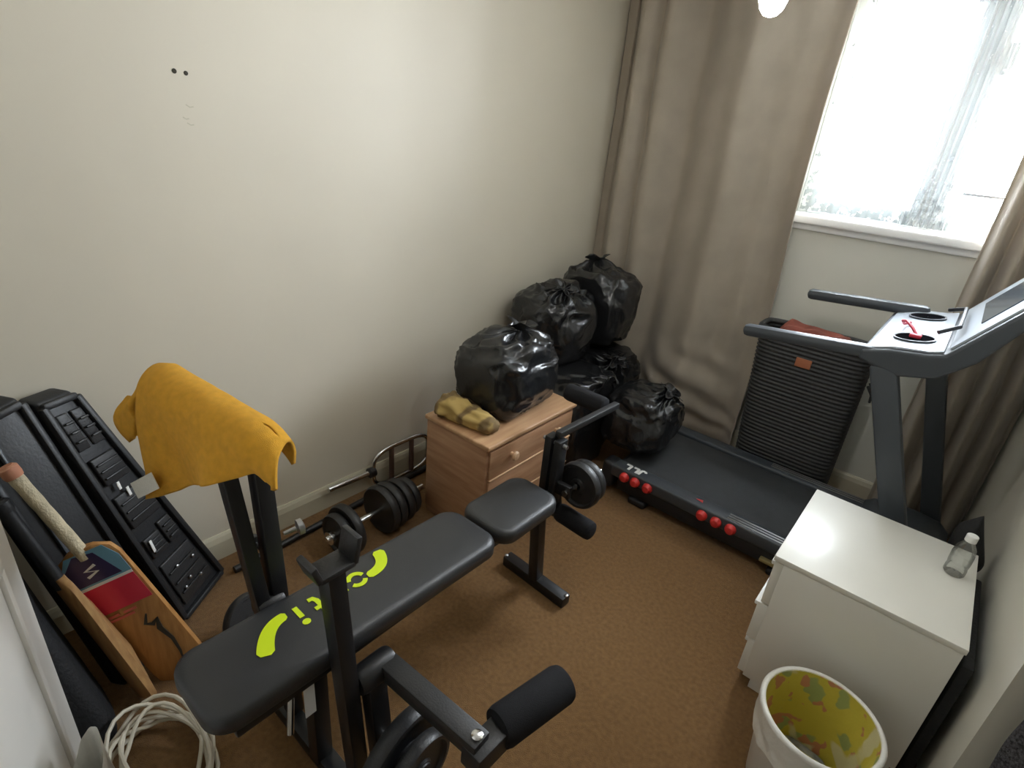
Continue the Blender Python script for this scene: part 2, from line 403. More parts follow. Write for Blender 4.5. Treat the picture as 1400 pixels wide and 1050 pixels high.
hd = MB(); hb = V((hx, hy, 0))+du*(DW-.07)
hd.lathe([(.024, 0), (.026, .004), (.010, .008), (.009, .04)], hb+V((0, 0, 1.0)), -dn, 20); hd.tube([hb-dn*.04+V((0, 0, 1.0)), hb-dn*.044-du*.05+V((0, 0, 1.0)), hb-dn*.04-du*.11+V((0, 0, .997))], .009, 10)
emit('door_handle', hd, M['steel'], door)

# ================================================================== CURTAINS
def fold(x, seed, f, ph=0): return math.sin(f*x+ph+1.3*noise.noise(V((x*2.1, seed, 0))))
def left_curtain():
    x0, x1 = XL+.005, -.735
    def fn(u, v):
        z = 2.385*(1-v) + .012*v + .0
        x = x0+(x1-x0)*u
        s = .5+.5*v
        y = 2.975 + .066*fold(x, 1, 13.0, .4)*(.6+.4*(1-v)) + .016*fold(x, 5, 31, 1.0) - .03*math.exp(-((x+1.70-.02*v)/.035)**2)+.045*math.exp(-((x+1.60)/.03)**2) + .012*noise.noise(V((x*5, z*1.3, 3)))
        y += .075*v*v*u
        if u > .86: y += .03*(u-.86)/.14*math.sin(9*v+2)
        # crumpled lower part beside the bags
        k = max(0, 1-abs(z-.30)/.34)*max(0, 1-abs(x+1.10)/.36)
        y -= k*(.05+.030*math.sin(34*z+16*(x+1.1)+3*noise.noise(V((x*4, z*4, 0)))))
        k2 = max(0, 1-abs(z-.14)/.18)
        y -= k2*.012*math.sin(60*z+9*x)
        if u < .05: y = min(y, 3.02)
        x += .012*noise.noise(V((x*3, z*2, 8)))
        return (max(x, XL+.004), min(y, YW-.022), z)
    return MB().grid(fn, 260, 120)
o = emit('curtain', left_curtain(), M['curtain'], base=(-1.3, 3.0, .012), angle=180)
tag(o, 'wide beige velour curtain hanging left of the window behind the bags', 'curtain', 'beige window curtains'); solid(o, .006)
def right_curtain():
    x0, x1 = -.015, XR-.012
    def fn(u, v):
        z = 2.385*(1-v)+.015*v; x = x0+(x1-x0)*u
        y = 2.98+.042*math.sin(u*2*math.pi*4.2+.6+.6*math.sin(3*v))*(.7+.4*v)+.012*noise.noise(V((x*8, z*1.5, 4)))+.03*v
        return (x+.01*math.sin(5*v+7*u)*(1-u), min(y, YW-.02), z)
    return MB().grid(fn, 150, 60)
o = emit('curtain', right_curtain(), M['curtain'], base=(.17, 3.0, .015), angle=180)
tag(o, 'narrow bunched beige curtain right of the window behind the treadmill console', 'curtain', 'beige window curtains'); solid(o, .006)
rail = MB().box((XL+.006, 2.965, 2.392), (XR-.006, 3.0, 2.412), .004)
tag(emit('curtain_rail', rail, M['white'], base=(-.75, 2.98, 2.392)), 'white curtain rail under the ceiling above the window', 'curtain rail')
def net(x0, x1, amp, f, seed, y0):
    def fn(u, v):
        x = x0+(x1-x0)*u; z = 2.33*(1-v)+(WZ0+.02)*v
        return (x, y0+amp*math.sin(f*u+seed)+.4*amp*math.sin(2.3*f*u+1), z)
    return MB().grid(fn, 110, 14)
for (x0, x1, amp, f, y0, lab) in ((WX0+.02, XM-.06, .008, 30, YW+.075, 'thin white lace net hanging over the left window pane'), (XM-.085, XM+.10, .014, 46, YW+.035, 'gathered white lace net bunched in front of the window mullion')):
    o = emit('net_curtain', net(x0, x1, amp, f, 1, y0), M['netg' if f > 40 else 'net'], base=((x0+x1)/2, y0, WZ0+.02), angle=180)
    tag(o, lab, 'net curtain', 'lace nets in the window')

# ================================================================== PENDANT BULB
bp_ = AY(1057, 1, 1.42)
t = thing('pendant_lamp', 'bare lit bulb hanging from the ceiling on a white flex', 'lamp', (bp_.x, bp_.y, bp_.z-.04))
emit('bulb', MB().lathe([(.001, -.03), (.014, -.026), (.024, -.014), (.029, 0), (.027, .013), (.018, .032), (.013, .045)], bp_, n=24), M['bulb'], t)
emit('lamp_holder', MB().lathe([(.019, .040), (.020, .075), (.012, .095), (.005, .10)], bp_, n=20), M['white'], t)
emit('flex', MB().tube([bp_+V((0, 0, .098)), (bp_.x, bp_.y, ZC-.03)], .003, 8), M['white'], t)
emit('ceiling_rose', MB().lathe([(.012, -.035), (.035, -.022), (.042, 0)], (bp_.x, bp_.y, ZC), n=24), M['white'], t)

# ================================================================== TREADMILL
TY0, TY1, TX0, TX1 = 2.135, 2.80, -1.04, .04
tr = thing('treadmill', 'black folding treadmill with red cushions standing below the window', 'treadmill', (-.4, 2.47, 0))
zt = .165
emit('running_belt', MB().box((TX0+.03, TY0+.085, .085), (TX1+.02, TY1-.085, zt-.012), .012, 3), M['belt'], tr)
for (a, b, s) in ((TY0, TY0+.082, -1), (TY1-.082, TY1, 1)):
    rl = MB().box((TX0, a, .105), (TX1+.02, b, zt), .010, 3)
    r_ = emit('side_rail', rl, M['tdark'], tr)
    yo = a if s < 0 else b
    for k, dx in enumerate((.016, .034, .052)):
        yy = yo - s*dx
        g = MB().box((-.45, yy-.0035, zt-.001), (TX1+.0, yy+.0035, zt+.003), .001)
        emit('grip_strip', g, M['steel'], r_)
    emit('frame_beam', MB().box((TX0+.06, min(yo-s*.015, yo-s*.07), .035), (TX1+.1, max(yo-s*.015, yo-s*.07), .104), .006), M['tblk'], tr)
for xx in (TX0+.02,):
    emit('rear_roller', MB().tube([(xx+.02, TY0+.08, .115), (xx+.02, TY1-.08, .115)], .032, 20), M['tblk'], tr)
for yy in (TY0, TY1-.086):
    emit('rear_end_cap', MB().box((TX0-.03, yy-.002, .03), (TX0+.035, yy+.088, zt+.004), .018, 3), M['tblk'], tr)
for i, (px, py) in enumerate(((854, 646), (868, 655), (885, 662), (960, 699), (979, 710), (999, 720))):
    p = AY(px, py, TY0-.012); p.z = .130
    emit('cushion', MB().lathe([(.004, -.030), (.016, -.027), (.023, -.016), (.025, 0), (.021, .02)], (p.x, TY0+.004, p.z), (0, 1, 0), 20), M['red'], tr)
for xx in (-.20, -.86):
    for yy in (TY0+.03, TY1-.03):
        ft = emit('foot', MB().box((xx-.045, yy-.03, 0), (xx+.045, yy+.03, .036), .012, 3), M['tblk'], tr)
emit('transport_wheel', MB().lathe([(.02, -.012), (.032, -.010), (.032, .010), (.02, .012)], (.20, TY0+.03, .033), (0, 1, 0), 20), M['tblk'], tr)
lock = emit('lock_bar', MB().box((-.28, TY0-.006, .052), (-.20, TY0+.02, .068), .003), M['brass'], tr); lock['label'] = 'dull yellow metal strip under the deck'
# motor hood at the window-side end of the deck
def hood(u, v):
    prof = [(-.035, .15), (-.03, .19), (0, .215), (.06, .232), (.16, .236), (.25, .225), (.29, .19), (.30, .12), (.30, .05)]
    k = v*(len(prof)-1); i = min(int(k), len(prof)-2); f = k-i
    x = prof[i][0]*(1-f)+prof[i+1][0]*f; z = prof[i][1]*(1-f)+prof[i+1][1]*f
    e = min(u, 1-u); dz = 0 if e > .08 else (1-e/.08)**2*.045
    return (x, TY0+.012+(TY1-TY0-.024)*u, max(.05, z-dz))
emit('motor_hood', MB().grid(hood, 40, 32), M['tdark'], tr)
# masts
def mast(y, xa, za, xb, zb, w, d):
    return MB().bar((xa, y, za), (xb, y, zb), d, w, up=(1, 0, 0), bev=.010)
emit('mast', mast(TY0+.0, .235, .05, -.125, 1.0, .078, .055), M['tdark'], tr)
emit('mast', mast(TY1-.0, .262, .05, -.02, .98, .072, .055), M['tdark'], tr)
# handrails: padded tubes from the console back over the belt
for (y, za, zb, xb) in ((TY0, .985, 1.035, -.10), (TY1-.01, 1.035, 1.07, -.08)):
    h = MB().bar((-.59 if y < 2.5 else -.54, y, za), (xb, y, zb), .046, .046, bev=.018)
    emit('handrail', h, M['tdark'], tr)
# console body: wide tray across both rails, rising to the display
cpts = [(-.20, 1.000), (-.20, 1.035), (-.12, 1.058), (-.02, 1.072), (.02, 1.085), (.20, 1.33), (.235, 1.325), (.10, 1.08), (.02, 1.0), (-.08, .975)]
cons = MB().prism([(x, TY0-.028, z) for x, z in cpts], (0, TY1-TY0+.05, 0))
co = emit('console', cons, M['tdark'], tr, smooth=False)
bvm = co.modifiers.new('soft_edges', 'BEVEL'); bvm.width = .01; bvm.segments = 3; bvm.limit_method = 'ANGLE'
tray = MB().prism([(x, TY0-.012, z) for x, z in ((-.185, 1.039), (-.12, 1.060), (-.02, 1.074), (.012, 1.084), (.012, 1.090), (-.02, 1.080), (-.12, 1.066), (-.185, 1.045))], (0, TY1-TY0+.02, 0))
emit('console_tray', tray, M['tsil'], co, smooth=False)
sl = V((.18, 0, .245)).normalized(); sn = V((-sl.z, 0, sl.x))
def slope(a, y, h=0): return V((.02, y, 1.085))+sl*a+sn*h
emit('display_panel', MB().prism([slope(.015, TY0+.0, .001), slope(.29, TY0+.0, .001), slope(.29, TY1-.03, .001), slope(.015, TY1-.03, .001)], sn*.006), M['tsil'], co, smooth=False)
emit('display_screen', MB().prism([slope(.10, TY0+.13, .007), slope(.24, TY0+.13, .007), slope(.24, TY1-.15, .007), slope(.10, TY1-.15, .007)], sn*.003), M['screen'], co, smooth=False)
emit('book_ledge', MB().tube([slope(.02, TY0+.10, .03)+V((-.03, 0, 0)), slope(.05, TY0+.14, .03), slope(.05, TY1-.18, .03), slope(.02, TY1-.14, .03)+V((-.03, 0, 0))], .007, 10), M['tblk'], co)
for yy in (TY0+.135, TY1-.135):
    b = V((-.078, yy, 1.0745)); an = V((-.14, 0, 1))
    cup = emit('cup_holder', MB().lathe([(.060, -.003), (.061, .004), (.056, .004), (.054, .001)], b, an, 36, capb=False, capt=False), M['tdark'], co)
    emit('cup_well', MB().lathe([(.001, .0012), (.055, .0022)], b, an, 36, capb=False, capt=False), M['well'], cup)
cy = TY0+.135
cord = [V((-.075, cy, 1.085)), V((-.095, cy+.03, 1.10)), V((-.12, cy+.07, 1.11)), V((-.135, cy+.13, 1.095)), V((-.13, cy+.18, 1.075)), V((-.115, cy+.21, 1.078))]
emit('safety_key_cord', MB().tube(cord, .005, 8), M['redc'], co)
emit('safety_key', MB().box((-.095, cy-.018, 1.077), (-.060, cy+.012, 1.090), .004), M['redc'], co)
# lettering on the near side rail, read from the far side
def glyph(mb, org, ex, ey, strokes, w, n, th=.0012):
    for s in strokes: mb.stroke([V(org)+V(ex)*a+V(ey)*b for a, b in s], w, n, th)
    return mb
zr = zt+.0005; tx = MB()
o0 = V((-.855, TY0+.062, zr)); exx = V((-1, 0, 0))*.055; eyy = V((0, -1, 0))*.050
JL = {'J': [[(.15, .25), (.25, .05), (.5, 0), (.7, .1), (.75, .35), (.75, 1)]], 'L': [[(.1, 1), (.1, .05)], [(.1, .09), (.75, .09)]]}
for i, ch in enumerate('JLL'):
    glyph(tx, o0+V((-.04*i, 0, 0)), exx*.72, eyy*.9, JL[ch], .013, (0, 0, 1))
emit('lettering', tx, M['print'], tr, smooth=False)
emit('red_arrow', MB().prism([(-.605, TY0+.045, zr), (-.57, TY0+.035, zr), (-.575, TY0+.055, zr)], (0, 0, .0012)), M['red'], tr, smooth=False)

# ================================================================== LAUNDRY HAMPER behind the deck
HX0, HX1, HY0, HY1, HZ = -.70, -.19, 2.825, 3.03, .815
hm = thing('laundry_hamper', 'charcoal ribbed laundry hamper standing behind the treadmill deck', 'hamper', (-.45, 2.93, 0))
def hamp(u, v):
    z = .004+HZ*v; tp = .885+.115*v; cx, cy = (HX0+HX1)/2-.03*v+.01, (HY0+HY1)/2
    hx_, hy_ = (HX1-HX0)/2*tp, (HY1-HY0)/2*(.92+.08*v); rib = .0035*math.sin(v*2*math.pi*40)
    a = u*2*math.pi; c, s = math.cos(a), math.sin(a); e = .42
    return (cx+(hx_+rib)*math.copysign(abs(c)**e, c), cy+(hy_+rib)*math.copysign(abs(s)**e, s), z)
hb_ = MB().grid(hamp, 64, 240, wrap=True)
o = emit('basket_wall', hb_, M['hamper'], hm, angle=180)
bot = MB().prism([hamp(k/32, .012) for k in range(32)], (0, 0, .012)); emit('basket_bottom', bot, M['hamper'], hm)
emit('rim', MB().tube([V(hamp(k/64, 1.0)) for k in range(64)], .013, 10, closed=True), M['hamper'], hm)
lp = AY(1098, 497, HY0-.004)
emit('rust_label', MB().box((lp.x-.035, HY0-.006, lp.z-.022), (lp.x+.035, HY0+.004, lp.z+.022), .002), M['rust'], hm)['label'] = 'rust orange square label'
emit('rope_handle', MB().tube([(HX1-.005, 2.90, .66), (HX1+.02, 2.91, .62), (HX1+.022, 2.93, .58), (HX1+.02, 2.95, .62), (HX1-.005, 2.96, .66)], .006, 8), M['hamper'], hm)
def redc(u, v):
    x = HX0+.045+(HX1-HX0-.10)*u; y = HY0+.026+(HY1-HY0-.052)*v
    e = min(u, 1-u, v, 1-v)*2
    z = HZ-.10+.13*min(1, (e*3))**.6+.018*noise.noise(V((x*14, y*20, 2)))+.008*math.sin(40*y+6*x)
    return (x-.02, y, z)
rc = emit('folded_clothes', MB().grid(redc, 48, 24), M['redcl'], base=(-.46, 2.93, HZ-.1), angle=180); solid(rc, .02, -1)
tag(rc, 'dull red clothes heaped inside the charcoal hamper', 'clothes')

# ================================================================== WHITE CABINET
CX0, CX1, CY0, CY1, CZ = -.165, .300, 1.535, 2.02, .53
cb = thing('drawer_cabinet', 'white laminate drawer cabinet against the right wall', 'cabinet', ((CX0+CX1)/2, (CY0+CY1)/2, 0))
emit('body', MB().box((CX0+.03, CY0+.001, .045), (CX1, CY1-.001, CZ-.0181), .002), M['lam'], cb)
emit('plinth', MB().box((CX0+.055, CY0+.012, 0), (CX1-.01, CY1-.012, .046), .001), M['lam'], cb)
emit('top_panel', MB().box((CX0, CY0, CZ-.018), (CX1+.004, CY1, CZ), .002), M['lam'], cb)
for (z0, z1, out) in ((.345, .505, .024), (.195, .340, .030), (.050, .190, .020)):
    d = emit('drawer', MB().box((CX0+.029-out, CY0+.008, z0), (CX0+.030, CY1-.008, z1), .002), M['lam'], cb)
    emit('drawer_lip', MB().box((CX0+.020-out, CY0+.010, z1-.016), (CX0+.030-out, CY1-.010, z1-.001), .003), M['white'], d)

bbd = MB().box((.310, 1.55, .001), (.336, 1.99, .470), .006)  # black board added to darken the slot beside the cabinet, standing in for shade
tag(emit('gap_shade_board', bbd, M['fabric'], base=(.32, 1.77, 0)), 'thin black board added to darken the gap between the white cabinet and the right wall', 'board')
bt = F(1303, 783, CZ); b = (bt.x, bt.y, CZ)
bo = thing('plastic_bottle', 'small clear plastic bottle with white cap on the white cabinet', 'bottle', b)
emit('bottle_body', MB().lathe([(.001, .001), (.024, .001), (.027, .006), (.027, .022), (.0255, .03), (.027, .038), (.027, .075), (.0235, .095), (.014, .112), (.0125, .122)], b, n=32, capb=False, capt=False), M['clear'], bo)
emit('bottle_label', MB().lathe([(.0275, .042), (.0275, .072)], b, n=32, capb=False, capt=False), M['clear'], bo)
emit('cap', MB().lathe([(.0145, .118), (.0145, .136), (.013, .138)], b, n=24), M['white'], bo)

# black padded roll standing in the slot between cabinet and treadmill
def lump(u, v):
    a = u*2*math.pi; c, sn_ = math.cos(a), math.sin(a); z = .002+.64*v
    r = math.sin(min(1, v/.05)*math.pi/2)*math.sin(min(1, (1-v)/.10)*math.pi/2)*.97+.03
    r *= 1+.10*noise.noise(V((c*1.4, sn_*1.4, z*7)))
    z -= .10*r*max(0, c+.15)*max(0, v-.55)/.45          # one shoulder lower than the other
    r *= 1-.28*math.exp(-((v-.86+.12*c)/.06)**2)
    return (.288+.052*r*c-.012*v, 2.063+.037*r*sn_, z)
lo = emit('padded_roll', MB().grid(lump, 40, 60, wrap=True), M['fabric'], base=(.288, 2.084, 0), angle=180)
tag(lo, 'black padded roll standing between the white cabinet and treadmill mast', 'roll')

# ================================================================== BIN
BX, BY, BZ = .085, 1.305, .30
bi = thing('waste_bin', 'small white waste bin lined with a yellow printed bag', 'bin', (BX, BY, 0))
emit('bin_body', MB().lathe([(.001, .003), (.105, .0), (.112, .01), (.140, BZ-.01), (.144, BZ), (.138, BZ), (.108, .014), (.001, .012)], (BX, BY, 0), n=48, capb=False, capt=False), M['bin'], bi)
def linfn(u, v):
    a = u*2*math.pi; z = BZ+.004-(BZ-.06)*v; r = .135-.030*v+.004*noise.noise(V((math.cos(a)*2.5, math.sin(a)*2.5, z*9)))*min(1, v*5)
    return (BX+r*math.cos(a), BY+r*math.sin(a), z)
emit('yellow_liner', MB().grid(linfn, 64, 20, wrap=True), M['yliner'], bi, angle=180, recalc=False)['label'] = 'yellow bag with faded red and green print'
def foldfn(u, v):
    a = u*2*math.pi; dl = .10+.035*noise.noise(V((math.cos(a)*1.5, math.sin(a)*1.5, 5)))
    if v < .12: r = .134+.014*(v/.12); z = BZ+.002+.006*math.sin(v/.12*math.pi)
    else:
        k = (v-.12)/.88; r = .1485-.006*k+.007*noise.noise(V((math.cos(a)*5, math.sin(a)*5, k*3)))*k+.008*k*max(0, math.sin(a*3+.7)); z = BZ+.002-dl*k
    return (BX+r*math.cos(a), BY+r*math.sin(a), z)
emit('liner_cuff', MB().grid(foldfn, 96, 16, wrap=True), M['liner'], bi, angle=180)
def rub(u, v):
    a = u*2*math.pi; r = .098*v; return (BX+r*math.cos(a), BY+r*math.sin(a), .075+.03*noise.noise(V((r*math.cos(a)*14, r*math.sin(a)*14, 1))))
ru = emit('crumpled_rubbish', MB().grid(rub, 36, 12, wrap=True), M['dirt'], base=(BX, BY, .06), angle=180)
tag(ru, 'grey crumpled rubbish at the bottom of the waste bin', 'rubbish')

# ================================================================== PINE BEDSIDE UNIT
PX0, PX1, PY0, PY1, PZ = -1.535, -1.175, 1.385, 1.985, .488
pb = thing('bedside_cabinet', 'pine bedside cabinet with round knobs carrying a black bag', 'cabinet', ((PX0+PX1)/2, (PY0+PY1)/2, 0))
emit('carcass', MB().box((PX0+.008, PY0+.008, .03), (PX1-.012, PY1-.008, PZ-.020), .003), M['pine'], pb)
emit('top_board', MB().box((PX0, PY0, PZ-.021), (PX1+.004, PY1, PZ), .006, 3), M['pinet'], pb)
emit('base_plinth', MB().box((PX0+.015, PY0+.012, 0), (PX1-.02, PY1-.012, .031), .003), M['pine'], pb)
for (z0, z1) in ((.325, .455), (.185, .318), (.045, .178)):
    d = emit('drawer', MB().box((PX1-.0125, PY0+.022, z0), (PX1-.001, PY1-.022, z1), .003), M['pine'], pb)
    emit('drawer_edge', MB().box((PX1-.011, PY0+.023, z0-.004), (PX1+.004, PY1-.023, z0+.001), .001), M['knob'], d)
    for yy in (PY0+.15, PY1-.15):
        emit('knob', MB().lathe([(.010, 0), (.010, .010), (.019, .016), (.021, .024), (.015, .031), (.003, .033)], (PX1-.001, yy, (z0+z1)/2+.01), (1, 0, 0), 20), M['knob'], d)

# rolled scarf on top
def roll(u, v):
    a = u*2*math.pi; p0 = V((-1.485, 1.448, PZ)); p1 = V((-1.228, 1.476, PZ)); c = p0.lerp(p1, v)
    r = (.056-.022*v)*(1+.28*noise.noise(V((math.cos(a)*2.2, v*7, math.sin(a)*2.2)))+.09*noise.noise(V((math.cos(a)*6, v*5, math.sin(a)*6)))+.05*math.sin(14*v+2*a))*(1 if .03 < v < .97 else .80)
    c.z = PZ+.050-.018*v
    return (c.x, c.y+r*1.15*math.cos(a), max(PZ+.001, c.z+r*math.sin(a)*.95))
rs = emit('rolled_scarf', MB().grid(roll, 32, 40, wrap=True), M['scarf'], base=(-1.35, 1.50, PZ), angle=180)
bm_ = bmesh.new(); bm_.from_mesh(rs.data); bmesh.ops.holes_fill(bm_, edges=[e for e in bm_.edges if e.is_boundary]); bm_.to_mesh(rs.data); bm_.free()
tag(rs, 'rolled yellow and dark patterned scarf on the pine cabinet', 'scarf')

# ================================================================== BLACK BIN BAGS
def binbag(c, rad, seed, label, knot=(0, 0, 1), kh=.05, flat=.82, boxy=.75, lim=()):
    def press(p):      # flattened where it leans on a neighbour: (axis, side, value)
        for i, sgn, val in lim:
            if (p[i]-val)*sgn > 0: p[i] = val
        return p
    c = V(c); sd = V((seed*3.7, seed*1.9, seed*5.3)); k = V(knot).normalized()
    kx = k.cross(V((0, 1, 0.2))).normalized(); ky = k.cross(kx)
    def sg(a, e): return math.copysign(abs(a)**e, a)
    def fn(u, v):
        a = u*2*math.pi; th = v*math.pi
        d = (kx*math.cos(a)+ky*math.sin(a))*math.sin(th)+k*math.cos(th)
        e = V((sg(d.x, boxy), sg(d.y, boxy), sg(d.z, boxy)))
        r = 1+.13*noise.noise(d*1.5+sd)+.05*noise.noise(d*3.3+sd)
        q = d*2.4+sd+V((noise.noise(d*2+sd), noise.noise(d*2.2-sd), 0))*.6
        r += .060*(1-min(1, abs(noise.noise(q*.8))*3.2))+.020*(1-min(1, abs(noise.noise(q*1.9))*3))+.005*noise.noise(d*11+sd)
        pl = math.exp(-(th/.75)**2)*(1-math.exp(-(th/.12)**2))
        r += .07*pl*math.sin(9*a+4*noise.noise(V((a, th*2, seed))))
        pk = math.exp(-(th/.20)**2)
        p = c+V((e.x*rad[0], e.y*rad[1], e.z*rad[2]))*r*.93+k*pk*kh*.6
        p.z = max(p.z, c.z-rad[2]*flat)
        return press(p)
    bot = c.z-rad[2]*flat
    t = thing('bin_bag', label, 'bin bag', (c.x, c.y, bot), 'tied black bin bags')
    o = emit('bag_body', MB().grid(fn, 110, 80, wrap=True), M['bag'], t, angle=180)
    top = c+V((sg(k.x, boxy)*rad[0], sg(k.y, boxy)*rad[1], sg(k.z, boxy)*rad[2]))*.95+k*kh*.3
    def kn(u, v):
        a = u*2*math.pi; r = (.020+.035*v**1.5)*(1+.35*math.sin(5*a+seed)*v)
        return press(top+(kx*math.cos(a)+ky*math.sin(a))*r+k*(kh*(.0+v)+.012*math.sin(3*a+seed)*v))
    kk = emit('knot', MB().grid(kn, 36, 8, wrap=True), M['bag'], t, angle=180); solid(kk, .002)
    return t
binbag((-1.385, 1.735, PZ+.158), (.185, .235, .178), 1, 'tied black bin bag sitting on the pine bedside cabinet', (0, .1, 1), .03, .88, .72, [(1, -1, 1.527)])
binbag((-1.60, 2.345, .680), (.205, .235, .215), 2, 'bulging black bin bag stacked against the wall, left of the topmost one', (.3, -.2, 1), .02, lim=[(1, 1, 2.520)])
binbag((-1.56, 2.69, .735), (.225, .220, .230), 3, 'topmost black bin bag of the pile, beside the beige curtain', (-.2, .1, 1), .03, lim=[(1, -1, 2.526)])
binbag((-1.40, 2.285, .245), (.255, .235, .295), 4, 'black bin bag in the middle of the pile under the upper two', (.6, .1, .6), .03, lim=[(2, 1, .498), (1, 1, 2.500), (0, 1, -1.216)])
binbag((-1.50, 2.70, .245), (.25, .205, .295), 5, 'black bin bag at the back of the pile touching the curtain', (.5, -.3, .7), .02, lim=[(2, 1, .498), (1, -1, 2.506), (0, 1, -1.216)])
binbag((-1.045, 2.435, .315), (.185, .215, .165), 6, 'lowest black bin bag resting on the end of the treadmill', (.4, .1, .8), .02, .88, lim=[(0, -1, -1.210)])

# ================================================================== WEIGHT BENCH
AXB = -.895
be = thing('weight_bench', 'black weight bench with lime print and leg developer in the middle', 'weight bench', (AXB, .8, 0))
zp = lambda y: .452+.030*(1.02-y)/.82
bk = emit('backrest_pad', pad(MB(), AXB-.002, .615, .110, .412, zp, .052, .055), M['vinyl'], be, angle=60)
emit('seat_pad', pad(MB(), AXB-.005, 1.205, .103, .148, lambda y: .432, .050, .055), M['vinyl'], be, angle=60)
emit('pad_board', MB().box((AXB-.09, .25, .440), (AXB+.09, 1.0, .462), .004), M['blk'], be)
# lime print on the backrest: four letters between two curved marks, read from the wall side
up_ = V((0, -.030/.82, 1)).normalized()
def on(y, x, h=.0565): return V((x, y, zp(y)+h))
def gl(cy, cx, sz, strokes, wd):
    mb = MB()
    for s in strokes: mb.stroke([on(cy-a*sz, cx+b*sz) for a, b in s], wd, V((0, .036, 1)), .0012)
    return mb
def arcp(cx, cy, r, a0, a1, n=12): return [(cx+r*math.cos(math.radians(a0+(a1-a0)*k/n)), cy+r*math.sin(math.radians(a0+(a1-a0)*k/n))) for k in range(n+1)]
letters = [('letter_o', .622, [arcp(0, 0, .42, 30, 150), arcp(0, 0, .42, 195, 345)]),
           ('letter_p', .566, [[(-.30, -.75), (-.30, .35)], arcp(.02, .02, .36, 130, -130)]),
           ('letter_t', .510, [[(-.05, .62), (-.05, -.15), (.05, -.36), (.28, -.38)], [(-.32, .30), (.28, .30)]]),
           ('letter_i', .462, [[(0, .32), (0, -.42)]])]
for nm, cy_, st in letters: emit(nm, gl(cy_, AXB-.033, .050, st, .012), M['lime'], bk, smooth=False)
dot = MB(); dot.prism([on(.462-.010*math.cos(k*.628), AXB+.001+.009*math.sin(k*.628)) for k in range(10)], (0, 0, .0012)); emit('letter_dot', dot, M['lime'], bk, smooth=False)
def swoosh(ps, ws):
    mb = MB(); P = []
    for i in range(17):
        t = i/16; a, b, c = ps; x = (1-t)**2*a[0]+2*t*(1-t)*b[0]+t*t*c[0]; y = (1-t)**2*a[1]+2*t*(1-t)*b[1]+t*t*c[1]; P.append(on(y, x))
    W = [max(.012, ws[0]+(ws[1]-ws[0])*i/16)*(1 if 0 < i < 16 else .55) for i in range(17)]
    mb.stroke(P, W, V((0, .036, 1)), .0012); return mb
emit('curved_mark', swoosh([(AXB-.046, .438), (AXB-.052, .385), (AXB+.026, .352)], (.024, .038)), M['lime'], bk, smooth=False)
emit('curved_mark', swoosh([(AXB-.026, .650), (AXB-.020, .715), (AXB-.086, .724)], (.024, .034)), M['lime'], bk, smooth=False)
# frame
emit('main_beam', MB().bar((AXB, .40, .405), (AXB, 1.45, .395), .045, .055), M['blk'], be)
emit('front_post', MB().bar((AXB+.005, 1.395, .03), (AXB, 1.36, .40), .042, .042, up=(0, 1, 0)), M['blk'], be)
emit('front_foot', MB().bar((AXB-.15, 1.405, .022), (AXB+.155, 1.39, .022), .046, .044), M['blk'], be)
for sx in (-.145, .150):
    emit('foot_bolt', MB().lathe([(.007, 0), (.007, .005), (.003, .007)], (AXB+sx, 1.395, .043), n=12), M['steel'], be)
emit('rear_post', MB().bar((AXB, .47, .03), (AXB, .47, .41), .045, .045, up=(0, 1, 0)), M['blk'], be)
emit('rear_foot', MB().bar((AXB-.33, .475, .022), (AXB+.30, .475, .022), .046, .044), M['blk'], be)
lb = emit('frame_label', MB().bar((AXB+.024, .44, .25), (AXB+.024, .44, .35), .002, .028, up=(0, 1, 0), bev=0), M['print'], be); lb['label'] = 'small white label on the frame'
emit('chrome_pin', MB().tube([(AXB+.01, .405, .37), (AXB+.045, .375, .27)], .008, 10), M['chrome'], be)
NX, NY = -.762, .478
emit('upright_post', MB().bar((NX, .496, .04), (NX, .452, .785), .046, .040, up=(0, 1, 0)), M['blk'], be)
def catch(x, y, z):
    mb = MB().box((x-.028, y-.038, z), (x+.028, y+.042, z+.014), .004)
    mb.bar((x, y-.036, z+.004), (x, y-.050, z+.048), .056, .014, up=(0, 1, 0)); mb.bar((x, y+.040, z+.004), (x, y+.052, z+.066), .056, .014, up=(0, 1, 0)); return mb
emit('bar_catch', catch(NX, .452, .782), M['cast'], be)
FX, FY = -1.055, .462
emit('upright_post', MB().bar((FX, FY+.022, .04), (FX-.012, FY+.010, .875), .044, .040, up=(0, 1, 0)), M['blk'], be)
emit('arm_lever', MB().bar((FX+.01, FY-.022, .38), (FX-.050, FY-.050, .90), .040, .034, up=(0, 1, 0)), M['blk'], be)
emit('arm_pivot', MB().lathe([(.03, -.032), (.034, -.02), (.034, .02), (.03, .032)], (FX+.002, FY-.01, .47), (0, 1, 0), 24), M['blk'], be)
emit('pivot_bolt', MB().lathe([(.010, 0), (.010, .008), (.004, .011)], (FX+.02, FY-.055, .47), (.3, -1, .2), 12), M['chrome'], be)
emit('warning_sticker', MB().box((FX+.012, FY-.046, .405), (FX+.050, FY-.042, .437), .001), M['orange'], be)['label'] = 'small orange sticker'
emit('adjust_knob', MB().lathe([(.004, 0), (.008, .02), (.022, .024), (.022, .036), (.010, .040)], (FX-.03, FY+.0, .62), (-1, -.15, .1), 18), M['blk'], be)
emit('adjust_knob', MB().lathe([(.005, 0), (.006, .03), (.020, .034), (.020, .046), (.008, .05)], (FX+.0, FY+.045, .66), (.2, 1, .1), 18), M['steel'], be)
TA0, TB0 = V((-1.40, .398, .970)), V((-.985, .463, .938))
